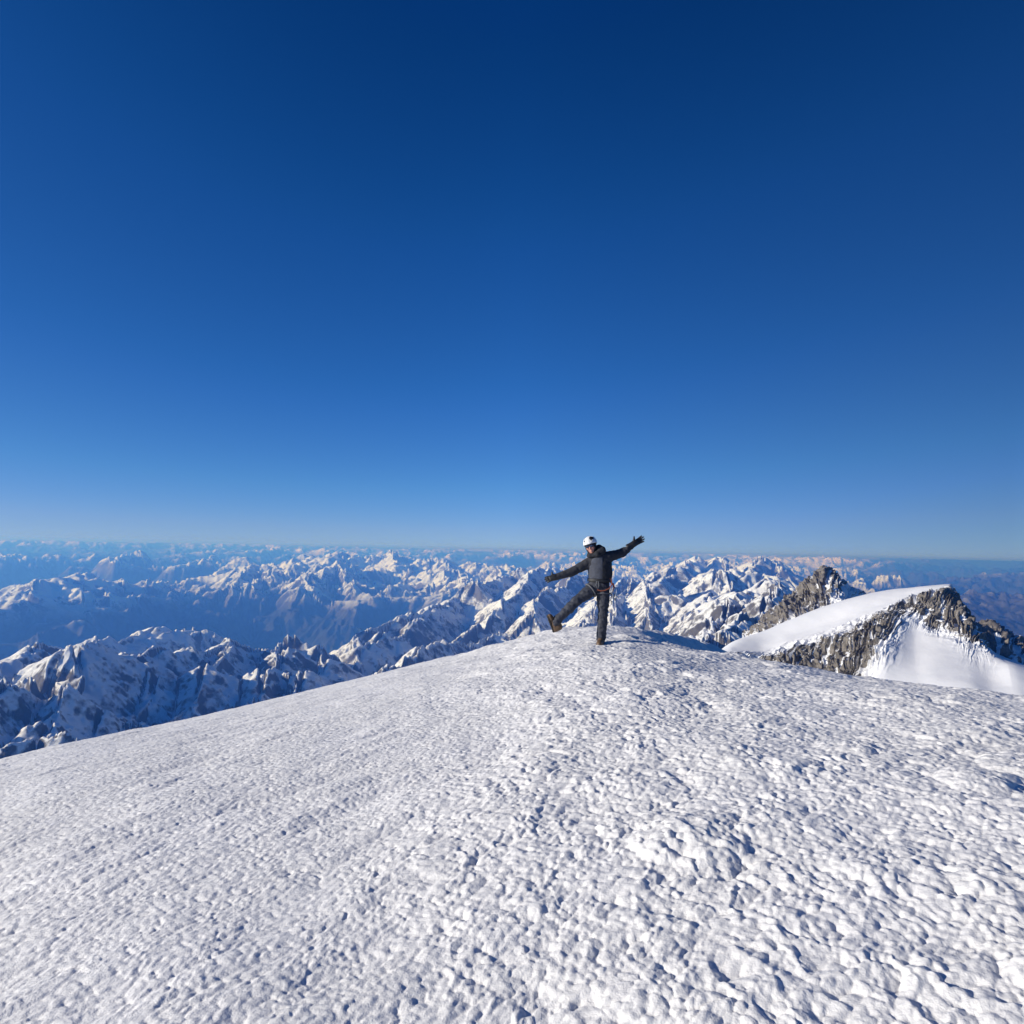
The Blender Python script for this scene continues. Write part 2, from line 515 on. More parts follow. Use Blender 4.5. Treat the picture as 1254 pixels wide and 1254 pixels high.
net = [
 [(850,905,690),(855,870,730),(862,840,775),(868,822,800),(872,812,820),(872,805,850),(874,803,895),(872,850,1050)],
 [(880,870,700),(885,850,740),(890,835,780),(893,818,800),(896,803,825),(897,794,855),(897,786,890),(893,840,1050)],
 [(925,880,700),(930,862,740),(935,842,775),(933,820,805),(930,803,838),(928,793,870),(928,775,915),(925,840,1080)],
 [(965,885,690),(972,870,730),(980,850,765),(975,820,805),(968,792,848),(965,780,890),(962,761,935),(960,840,1100)],
 [(1005,890,680),(1010,876,720),(1018,850,755),(1012,812,805),(1006,780,858),(1006,767,905),(1008,743,960),(1008,830,1120)],
 [(1040,890,670),(1045,862,715),(1050,832,765),(1049,795,815),(1046,766,866),(1046,754,915),(1048,731,978),(1048,820,1150)],
 [(1085,880,660),(1088,840,730),(1083,792,800),(1077,770,840),(1072,755,874),(1074,744,925),(1080,724,992),(1080,820,1150)],
 [(1130,880,650),(1125,837,730),(1119,784,838),(1115,753,880),(1108,741,896),(1108,731,945),(1112,720,1000),(1112,820,1170)],
 [(1160,880,650),(1152,838,720),(1146,790,828),(1140,757,884),(1134,731,905),(1134,724,950),(1138,717,1000),(1140,820,1170)],
 [(1192,880,650),(1188,842,710),(1182,802,805),(1172,760,884),(1160,723,925),(1160,719,960),(1163,715.5,1000),(1165,820,1170)],
 [(1225,882,650),(1218,848,710),(1208,806,800),(1196,778,865),(1180,747,930),(1178,742,960),(1174,733,1000),(1185,830,1150)],
 [(1257,884,650),(1247,853,702),(1238,813,782),(1225,804,850),(1216,800,905),(1214,801,940),(1212,804,1000),(1215,850,1150)],
 [(1295,887,650),(1287,860,702),(1282,827,778),(1268,820,825),(1260,815,870),(1257,815,900),(1254,820,960),(1254,880,1050)],
 [(1365,895,640),(1358,876,690),(1350,852,750),(1340,846,800),(1336,842,850),(1334,842,880),(1332,850,950),(1330,900,1050)],
]
rk = [
 [0,0,.6,1,.6,0,0,0],[0,0,.8,1,.6,0,0,.5],[0,0,.8,1,.55,0,0,.5],[0,0,.8,1,.55,0,0,.6],[0,0,.8,1,.55,0,0,.8],
 [0,0,.7,1,.7,0,0,1],[0,0,.5,1,.75,0,0,1],[0,0,0,.45,.8,0,0,1],[0,0,0,1,.85,0.05,0,1],[0,0,.2,1,.8,.1,0,1],
 [0,0,.2,1,.9,.6,.4,1],[0,0,0,.1,.4,.5,.8,1],[0,0,0,0,0,.1,.5,1],[0]*8]
loft('rocky_shoulder', net, rk, 700, 520, crag_disp,
     'snow-capped shoulder with a ribbed brown rock face, right of the summit dome')

def spire_disp(S, N, U, V, W):
    x, y, z = [S[..., k].ravel() for k in range(3)]
    u, v, w = U.ravel(), V.ravel(), W.ravel()
    q = u * 1.3 - v * 0.7 + 0.6 * noise2(u * 1.3, v * 1.3, 35)
    rib = 1 - np.abs(noise2(q, v * 0.9, 32)) * 2
    rib2 = 1 - np.abs(noise2(q * 3.1 + 5, v * 2.6, 33)) * 2
    h = 9 * rib + 4.5 * rib2 - 11
    for k, a in ((0.009, 9.0), (0.02, 8.0), (0.045, 6.0), (0.1, 3.2), (0.22, 1.6)):
        n = noise3(x * k, y * k, z * k, 31)
        h = h + a * (1 - 2 * np.abs(n))
    h = h * (1 - 0.62 * np.exp(-((v - 3) / 0.35) ** 2))
    H = (h * (0.12 + 0.88 * w)).reshape(W.shape)
    gully = sm(-0.5, 0.1, 0.6 * rib + 0.4 * rib2 - 0.45 + 0.5 * noise2(u * 2.7, v * 2.0, 34)).reshape(W.shape)
    return S + N * H[..., None], W * (0.35 + 0.65 * gully)

net = [   # rows: foot, lower face, upper face, skyline, back
 [(905,800,1080),(908,790,1150),(915,782,1220),(928,775,1300),(925,850,1700)],
 [(930,815,1060),(932,790,1130),(936,772,1220),(944,757,1330),(935,850,1700)],
 [(952,815,1040),(955,785,1120),(960,757,1230),(966,737,1360),(955,850,1720)],
 [(975,810,1030),(978,774,1120),(981,745,1240),(984,719,1385),(980,850,1750)],
 [(992,806,1025),(995,768,1115),(997,738,1240),(999,707,1395),(998,850,1750)],
 [(1008,800,1020),(1010,762,1100),(1011,730,1240),(1011,696,1400),(1012,850,1760)],
 [(1022,798,1012),(1022,760,1090),(1021,732,1215),(1018,701,1405),(1024,850,1770)],
 [(1036,795,1010),(1036,758,1080),(1033,736,1200),(1028,710,1412),(1037,850,1780)],
 [(1052,790,1060),(1050,760,1180),(1048,742,1320),(1042,720,1450),(1055,850,1790)],
 [(1075,790,1120),(1072,765,1260),(1068,750,1400),(1058,728,1500),(1075,850,1800)],
 [(1110,800,1150),(1108,780,1300),(1104,765,1440),(1092,747,1560),(1110,850,1800)],
]
rk = [[0,.3,.8,.6,.6],[0,.5,1,.8,.7],[.2,.6,1,.9,.8],[.3,.7,1,.9,.8],[.3,.7,1,.9,.8],[.1,.5,.9,.9,.6],[0,.3,.75,.9,.5],[0,.15,.4,.8,.4],[0,0,.05,.6,.2],[0,0,.1,.7,.2],[0,0,.2,.6,.3]]
loft('rocky_spire', net, rk, 420, 360, spire_disp, 'jagged brown rock pyramid behind the snow-capped shoulder', sharp=0.6)

net = [   # rows: foot, flank, crest, back
 [(1190,850,1350),(1182,810,1480),(1172,790,1600),(1165,900,1900)],
 [(1222,850,1350),(1208,805,1480),(1190,772,1610),(1185,900,1900)],
 [(1252,850,1350),(1232,806,1470),(1212,768,1620),(1205,900,1900)],
 [(1276,855,1350),(1256,815,1460),(1230,782,1610),(1222,900,1900)],
 [(1306,865,1340),(1282,830,1450),(1252,797,1590),(1245,900,1900)],
 [(1350,880,1330),(1326,850,1430),(1296,818,1560),(1290,900,1900)],
]
rk = [[.6,1,.9,.8]] * 6
loft('rocky_ridge', net, rk, 220, 160, spire_disp, 'dark jagged rock ridge beyond the right end of the snow slope', sharp=0.5)

# ------------------------------------------------------------------ the alpine ranges, out to the horizon
M_ALPS = alpine_material('alps', 0.0011, (0.065, 0.063, 0.062), (0.18, 0.165, 0.15), steep=0.65, soft=0.09, forest=True)

RIDGES = [  # crest lines: (px, py, distance) ..., then the steepness of both flanks
 ([(-40,868,4600),(0,862,4800),(36,845,5200)], 0.43), ([(-30,815,6200),(20,806,6400),(55,797,6900)], 0.37),
 ([(97,806,5900),(106,824,5600),(90,850,5000),(78,885,4500),(55,920,4100)], 0.41),
 ([(97,806,5900),(130,812,6300),(165,806,6700),(210,800,7000),(250,795,7300)], 0.37),
 ([(190,845,6000),(172,862,5500),(150,885,5000),(120,910,4500)], 0.38),
 ([(250,795,7300),(287,786,7600),(272,805,7000),(240,842,6000),(205,880,5200),(180,900,4800)], 0.41),
 ([(287,786,7600),(330,792,7800),(350,800,7400),(330,830,6600),(300,862,5800)], 0.37),
 ([(350,790,8200),(400,797,8200),(385,825,7200),(360,850,6200)], 0.37),
 ([(100,786,9300),(165,779,10300),(235,772,11300)], .30),
 ([(436,776,9600),(470,766,10200),(508,755,11000),(512,762,10400),(480,783,9400),(446,803,8600)], .62),
 ([(470,835,6300),(490,815,6900),(512,800,7400),(560,788,8000),(610,775,8600)], .7),
 ([(508,755,11000),(540,742,12000),(560,732,12800),(574,727,13200)], .6),
 ([(555,788,8600),(585,768,9500),(612,748,10500),(634,728,11800),(642,708,13200),(655,703,14000),(676,697,15000)], .62),
 ([(585,718,13000),(610,709,14200),(640,702,14800)], .55),
 ([(655,765,9200),(660,735,11500),(686,716,13000),(720,704,14500)], .6),
 ([(690,790,7600),(735,745,9800),(752,718,11500),(772,712,12500)], .66),
 ([(745,770,8000),(757,738,10000),(771,713,12300),(800,708,14000)], .66),
 ([(800,760,8200),(798,735,9400),(797,714,10800),(815,706,12500)], .6),
 ([(785,712,13000),(812,707,13500),(840,703,14500)], .5),
 ([(828,735,9000),(850,725,9800),(875,713,10800),(893,728,9400),(870,748,8000)], .42),
 ([(875,706,13500),(895,699,14500),(912,700,14500),(930,708,13500)], .40),
 ([(862,697,20000),(880,686,21000),(895,694,20500)], .7), ([(835,700,17000),(843,690,19000),(860,686,22000)], .6),
 ([(914,699,20500),(925,690,22000),(934,680,23500),(943,690,23000),(955,702,21500)], .85), ([(945,690,23500),(950,686,24000),(962,694,24000)], .8),
 ([(868,778,3900),(900,765,4300),(925,752,4800),(945,735,5600),(958,716,6800)], .55),
 ([(850,790,3500),(862,770,4300),(885,752,5200),(905,742,6000),(925,733,6600)], .6),
 ([(905,742,6000),(920,725,7600),(940,722,8000)], .5),
 ([(1165,738,20000),(1215,727,25000),(1240,733,24000),(1285,738,22000)], .26), ([(1165,722,36000),(1185,716,40000),(1205,722,37000)], .3),
 ([(1195,714,40000),(1225,706,44000),(1245,702,46000),(1270,706,44000)], .3),
 ([(30,735,21000),(52,716,23000),(75,708,24500),(95,706,25500),(118,706,26000)], .42),
 ([(280,716,26000),(300,700,29000),(318,692,33000),(335,690,34000)], .45),
 ([(310,716,26000),(335,703,29000),(355,700,30000),(370,690,34000)], .45),
 ([(365,718,25000),(395,702,27500),(415,690,30000),(425,706,27500),(435,722,25000)], .5),
 ([(380,700,32000),(415,676,38000),(430,682,37000),(480,676,38000),(485,690,34000)], .4),
 ([(500,692,32000),(525,686,34000),(540,684,35000),(552,697,30000)], .42), ([(545,706,26000),(553,700,27500),(575,712,24500)], .5),
 ([(570,690,34000),(578,690,33000),(610,696,30000)], .4),
]

def build_ranges():
    na, az_max = 1500, R(52)
    az = np.linspace(-az_max, az_max, na)
    rr = [1500.0]
    while rr[-1] < 150000:
        q = rr[-1]
        rr.append(q * (1 + (0.0034 if q < 3000 else 0.0024 if q < 30000 else 0.0034)))
    r = np.array(rr)
    A, RR = np.meshgrid(az, r)
    x, y, r_ = (RR * np.sin(A)).ravel(), (RR * np.cos(A)).ravel(), RR.ravel()
    a_ = A.ravel()
    km = r_ / 1000.0
    # bend the coordinates so that no ridge runs straight
    wx = x + 900 * noise2(x / 5200, y / 5200, 41) + 260 * noise2(x / 1900, y / 1900, 42)
    wy = y + 900 * noise2(x / 5200, y / 5200, 44) + 260 * noise2(x / 1900, y / 1900, 45)
    # broad relief: deep valleys near on the left, high ground far off
    leftness = sm(0.12, -0.25, a_)
    base = np.interp(km, [1.5, 4, 8, 14, 25, 45, 80, 115, 150], [-1900, -1580, -2080, -3050, -3200, -2600, -1500, -700, -190])
    base = base + (1 - leftness) * np.interp(km, [1.5, 5, 8, 14, 25, 45, 150], [-300, -250, 600, 1300, 850, 250, 0])
    base = base - 900 * sm(0.44, 0.56, a_) * sm(60, 40, km)
    amp = 1.5 * np.interp(km, [1.5, 5, 12, 25, 45, 80, 115, 150], [350, 320, 600, 800, 750, 640, 450, 130])
    amp = amp * (1 - 0.58 * leftness * sm(7, 11, km) * sm(45, 28, km))
    base = base - 300 * leftness * sm(7, 12, km) * sm(50, 30, km)
    # ridged multifractal
    h, wgt, f, g = 0, 1.0, 1 / 9500.0, 1.0
    for k in range(4):
        lam = 1 / f
        lod = np.clip((lam / (r_ * 0.0036) - 1) / 1.5, 0, 1)
        n = 1 - np.abs(noise2(wx * f + 7.3 * k, wy * f, 50 + k)) * 1.25
        n = np.clip(n, 0, 1) ** 2 * wgt
        h = h + n * g * lod
        wgt = np.clip(n * 1.6, 0.12, 1)
        f *= 2.07
        g *= 0.50
    big = noise2(x / 26000, y / 26000, 70)
    z = base + 350 * big + amp * (h - 0.62) * (1.0 + 0.5 * big)
    # the named crests
    tx = x + 170 * noise2(x / 1300, y / 1300, 61)
    ty = y + 170 * noise2(x / 1300, y / 1300, 63)
    sp = 1 - np.abs(noise2(wx / 1500, wy / 1500, 65)) * 2           # spurs down the flanks
    sp3 = (1 - np.abs(noise2(wx / 4300, wy / 4300, 67)) * 2) * sm(9, 26, km)
    tent = np.full_like(z, -9000.0)
    for pts, slope in RIDGES:
        p = np.array(pts, float)
        Q = at(p[:, 0], p[:, 1], p[:, 2])
        reach = (Q[:, 2].max() + 3800) / slope
        sel = np.nonzero((x > Q[:, 0].min() - reach) & (x < Q[:, 0].max() + reach) & (y > Q[:, 1].min() - reach) & (y < Q[:, 1].max() + reach))[0]
        best = np.full(len(sel), -9000.0)
        sx, sy = tx[sel], ty[sel]
        for a, b in zip(Q[:-1], Q[1:]):
            ab = b[:2] - a[:2]
            t = np.clip(((sx - a[0]) * ab[0] + (sy - a[1]) * ab[1]) / (ab @ ab), 0, 1)
            d = np.hypot(sx - a[0] - t * ab[0], sy - a[1] - t * ab[1])
            zz = a[2] + t * (b[2] - a[2])
            d = np.hypot(d, 25) - 25
            s_ = slope * (1.18 - 0.30 * sm(0, 1600, d))
            best = np.maximum(best, zz - s_ * d + np.minimum(d * 0.30, 190) * (sp[sel] - .55) + np.minimum(d * 0.34, 700) * (sp3[sel] - .5))
        tent[sel] = np.maximum(tent[sel], best)
    z = smax(z, tent, 120.0)
    # keep the skyline just under eye level
    cap = -60 - 0.0004 * r_
    z = np.where(r_ > 9000, -smax(-z, -cap, 260.0), z)
    # running water and avalanches: furrows that follow the fall line, coarse to fine
    Z = z.reshape(A.shape)
    da, lr = az[1] - az[0], np.log(r)
    zr = np.gradient(Z, axis=0) / (np.gradient(lr)[:, None] * RR)
    za = np.gradient(Z, axis=1) / (da * RR)
    gx = (zr * np.sin(A) + za * np.cos(A)).ravel()
    gy = (zr * np.cos(A) - za * np.sin(A)).ravel()
    z = Z.ravel()
    base_sl = np.hypot(gx, gy)
    for k, lam in enumerate((2400., 1250., 640., 320., 160., 80.)):
        lod = np.clip((lam / (r_ * 0.0052) - 1) / 1.2, 0, 1)
        ix = np.nonzero(lod > 0)[0]
        sl = np.hypot(gx[ix], gy[ix]) + 1e-6
        cell = lam * 0.9
        X, Y = x[ix] / cell, y[ix] / cell
        sx, sy = -gy[ix] / sl, gx[ix] / sl
        xf, yf = np.floor(X), np.floor(Y)
        xi, yi = xf.astype(np.int64) + 71 * k, yf.astype(np.int64) + 19 * k
        X, Y = (X - xf).astype(np.float32), (Y - yf).astype(np.float32)
        cs = sn = 0
        for i in (-1, 0, 1):
            for j in (-1, 0, 1):
                q = RND[PERM[(PERM[(xi + i) & 255] + yi + j) & 255]]
                dx, dy = X - i - q[:, 0], Y - j - q[:, 1]
                w = np.exp(-(dx * dx + dy * dy) * 2.2)
                ph = (dx * sx + dy * sy) * (2 * np.pi * cell / lam)
                cs = cs + w * np.cos(ph)
                sn = sn + w * np.sin(ph)
        m = np.hypot(cs, sn) + 1e-5
        tri = 1 - 2 * np.arccos(np.clip(cs / m, -1, 1)) / np.pi
        amp_k = lod[ix] * lam * (0.050, 0.066, 0.080, 0.088, 0.090, 0.090)[k] * (1 + 0.7 * sm(9, 30, km[ix])) * sm(0.03, 0.5, sl) * (0.55 + 0.45 * sm(-0.3, 0.4, noise2(x[ix] / (lam * 5), y[ix] / (lam * 5), 90 + k)))
        z[ix] += amp_k * (0.75 * tri + 0.25 * cs / m - 0.1)
        gd = -sn / m * amp_k * 2 * np.pi / lam * 0.5
        gx[ix] += gd * sx
        gy[ix] += gd * sy
    for k, (lam, a) in enumerate(((700, 24), (330, 20), (150, 13), (70, 7))):     # broken rock and drifts
        lod = np.clip((lam / (r_ * 0.0052) - 1) / 1.2, 0, 1)
        z += lod * a * sm(0.1, 0.6, base_sl) * (1 - 2 * np.abs(noise2(x / lam, y / lam, 110 + k)))
    # no needles: nothing narrower than a few cells stands above everything round it
    Z = z.reshape(A.shape)
    for q in (3, 6, 11):
        E_ = np.pad(Z, q, mode='edge')
        n0, n1 = Z.shape
        top = np.full_like(Z, -1e9)
        for di, dj in ((0, q), (0, -q), (q, 0), (-q, 0), (q, q), (q, -q), (-q, q), (-q, -q)):
            top = np.maximum(top, E_[q + di:q + di + n0, q + dj:q + dj + n1])
        Z = np.minimum(Z, top + 0.0006 * q * RR)
    z = Z.ravel()
    P = np.stack([x, y, z], -1).reshape(len(r), na, 3)
    o = grid_mesh('mountains', P, M_ALPS, flip=True)
    o['kind'] = 'structure'
    o['label'] = 'ranges of snowy alpine ridges and blue valleys fading to the horizon'
    return float(z.min()), float(z.max())
ZMIN, ZMAX = build_ranges()

# ------------------------------------------------------------------ the air
def build_haze():
    t = NT('air')
    t.t.nodes.remove(t.bsdf)
    v = t.n('ShaderNodeVolumePrincipled')
    v.inputs['Color'].default_value = (0.074, 0.25, 0.84, 1)
    v.inputs['Absorption Color'].default_value = (0.83, 0.84, 1.0, 1)
    v.inputs['Density'].default_value = 5.4e-5
    v.inputs['Anisotropy'].default_value = 0.2
    t.l(v.outputs[0], t.out.inputs['Volume'])
    X0, X1, Y0, Y1, Z0, Z1 = -190000, 190000, -30000, 160000, ZMIN - 20, max(ZMAX, 4.0) + 3
    V = [(x, y, z) for z in (Z0, Z1) for x, y in ((X0, Y0), (X1, Y0), (X1, Y1), (X0, Y1))]
    F = [(3, 2, 1, 0), (4, 5, 6, 7), (0, 1, 5, 4), (1, 2, 6, 5), (2, 3, 7, 6), (3, 0, 4, 7)]
    me = bpy.data.meshes.new('haze')
    me.from_pydata(V, [], F)
    o = link('haze', me, t.m)
    o['kind'] = 'stuff'
    o['label'] = 'blue mountain air thickening towards the horizon'
build_haze()
print('Z range', ZMIN, ZMAX)

# ------------------------------------------------------------------ the climber
def surface(name, sdf, lo, hi, step, mat, parent):
    """mesh the zero level of a distance field (naive surface nets) as one smooth object"""
    lo, hi = np.array(lo, float), np.array(hi, float)
    n = np.ceil((hi - lo) / step).astype(int) + 1
    ax = [lo[k] + step * np.arange(n[k]) for k in range(3)]
    X, Y, Z = np.meshgrid(*ax, indexing='ij')
    D = sdf(np.stack([X, Y, Z], -1))
    neg = D < 0
    c = [neg[i:n[0] - 1 + i, j:n[1] - 1 + j, k:n[2] - 1 + k] for i in (0, 1) for j in (0, 1) for k in (0, 1)]
    cnt = sum(q.astype(int) for q in c)
    act = (cnt > 0) & (cnt < 8)
    idx = np.full(act.shape, -1)
    idx[act] = np.arange(act.sum())
    acc = np.zeros((act.sum(), 3))
    num = np.zeros(act.sum())
    I = np.argwhere(act)
    corner = [(i, j, k) for i in (0, 1) for j in (0, 1) for k in (0, 1)]
    for p in corner:
        for a in range(3):
            if p[a]:
                continue
            q = list(p)
            q[a] = 1
            d0 = D[I[:, 0] + p[0], I[:, 1] + p[1], I[:, 2] + p[2]]
            d1 = D[I[:, 0] + q[0], I[:, 1] + q[1], I[:, 2] + q[2]]
            m = (d0 < 0) != (d1 < 0)
            t = np.where(m, d0 / np.where(d0 == d1, 1, d0 - d1), 0)
            pos = np.tile(np.array(p, float), (len(I), 1))
            pos[:, a] += t
            acc += pos * m[:, None]
            num += m
    V = lo + step * (I + acc / num[:, None])
    F = []
    for a in range(3):
        b, c_ = (a + 1) % 3, (a + 2) % 3
        sl0 = [slice(None)] * 3
        sl1 = [slice(None)] * 3
        sl0[a], sl1[a] = slice(0, n[a] - 1), slice(1, n[a])
        cr = neg[tuple(sl0)] != neg[tuple(sl1)]
        for e in np.argwhere(cr):
            if e[b] == 0 or e[c_] == 0 or e[b] >= n[b] - 1 or e[c_] >= n[c_] - 1:
                continue
            def cell(db, dc):
                q = e.copy()
                q[b] -= db
                q[c_] -= dc
                return idx[tuple(q)]
            f = [cell(1, 1), cell(0, 1), cell(0, 0), cell(1, 0)]
            if not neg[tuple(e)]:
                f = f[::-1]
            F.append(f)
    return face_mesh(name, V, np.array(F, np.int32), mat, parent)

def cone(P, a, b, ra, rb):
    a, b = np.array(a, float), np.array(b, float)
    ab = b - a
    t = np.clip(((P - a) @ ab) / (ab @ ab + 1e-12), 0, 1)
    return np.linalg.norm(P - a - t[..., None] * ab, axis=-1) - (ra + t * (rb - ra)), t

def chain(P, pts, rad, k=0.03, flat=1.0):
    Q = P
    d = None
    for a, b, ra, rb in zip(pts[:-1], pts[1:], rad[:-1], rad[1:]):
        e = cone(Q, a, b, ra, rb)[0]
        d = e if d is None else umin(d, e, k)
    return d

def umin(a, b, k):
    h = np.clip(0.5 + 0.5 * (b - a) / k, 0, 1)
    return b + (a - b) * h - k * h * (1 - h)

def ell(P, c, r):
    q = (P - np.array(c)) / np.array(r)
    m = np.linalg.norm(q, axis=-1)
    return (m - 1) * min(r) if False else (m - 1) * m / (np.linalg.norm(q / np.array(r), axis=-1) + 1e-9)

def W3(P, f, s):
    return noise3((P[..., 0] * f).ravel(), (P[..., 1] * f).ravel(), (P[..., 2] * f).ravel(), s).reshape(P.shape[:-1])

def tube_mesh(name, pts, rad, mat, parent, seg=10, closed=False):
    """a bent round bar through points"""
    pts = [Vector(p) for p in pts]
    n = len(pts)
    V, F = [], []
    up = Vector((0.13, 0.97, 0.21)).normalized()
    for i, p in enumerate(pts):
        a = pts[(i - 1) % n] if (closed or i) else p
        b = pts[(i + 1) % n] if (closed or i < n - 1) else p
        t = (b - a).normalized()
        u = t.cross(up)
        u = u.normalized() if u.length > 1e-4 else Vector((1, 0, 0))
        v = t.cross(u)
        r = rad[i] if isinstance(rad, (list, tuple)) else rad
        V += [p + (u * math.cos(2 * math.pi * k / seg) + v * math.sin(2 * math.pi * k / seg)) * r for k in range(seg)]
    m = n if closed else n - 1
    for i in range(m):
        for k in range(seg):
            F.append((i * seg + k, i * seg + (k + 1) % seg, ((i + 1) % n) * seg + (k + 1) % seg, ((i + 1) % n) * seg + k))
    o = face_mesh(name, np.array([tuple(v) for v in V]), np.array(F), mat, parent)
    return o

PX = 0.00171                                            # metres per pixel of the enlargement the pose was measured in
def J(cx, cy, y=0.0):
    return np.array([(cx - 668) * PX, y, (1182 - cy) * PX])

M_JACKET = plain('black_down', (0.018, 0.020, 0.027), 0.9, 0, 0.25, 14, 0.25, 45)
M_PANEL = plain('slate_down', (0.055, 0.062, 0.085), 0.9, 0, 0.2, 14, 0.2, 45)
M_SLEEVE = plain('charcoal_down', (0.028, 0.030, 0.039), 0.9, 0, 0.25, 14, 0.25, 45)
M_TROUSER = plain('charcoal_softshell', (0.030, 0.034, 0.049), 0.75, 0, 0.2, 11, 0.25, 40)
M_GLOVE = plain('black_leather', (0.018, 0.018, 0.020), 0.5, 0, 0.3, 30, 0.2, 80)
M_BOOT = plain('tan_leather', (0.13, 0.08, 0.045), 0.6, 0, 0.35, 22, 0.3, 60)
M_SOLE = plain('dark_rubber', (0.035, 0.030, 0.026), 0.8, 0, 0.3, 40)
M_SKIN = plain('sunburnt_skin', (0.48, 0.22, 0.16), 0.5, 0, 0.12, 25)
M_WHITE = plain('white_shell', (0.80, 0.80, 0.79), 0.35, 0, 0.04, 12)
M_BLACK = plain('black_foam', (0.014, 0.015, 0.018), 0.6, 0, 0.2, 30)
M_LENS = plain('mirror_lens', (0.03, 0.05, 0.10), 0.08, 0.3, 0.05, 10)
M_WEB = plain('grey_webbing', (0.10, 0.105, 0.12), 0.8, 0, 0.2, 60)
M_ORANGE = plain('orange_sling', (0.26, 0.07, 0.035), 0.75, 0, 0.15, 60)
M_RED = plain('red_sling', (0.32, 0.06, 0.05), 0.75, 0, 0.15, 60)
M_STEEL = plain('steel', (0.50, 0.50, 0.52), 0.32, 0.9, 0.08, 40)

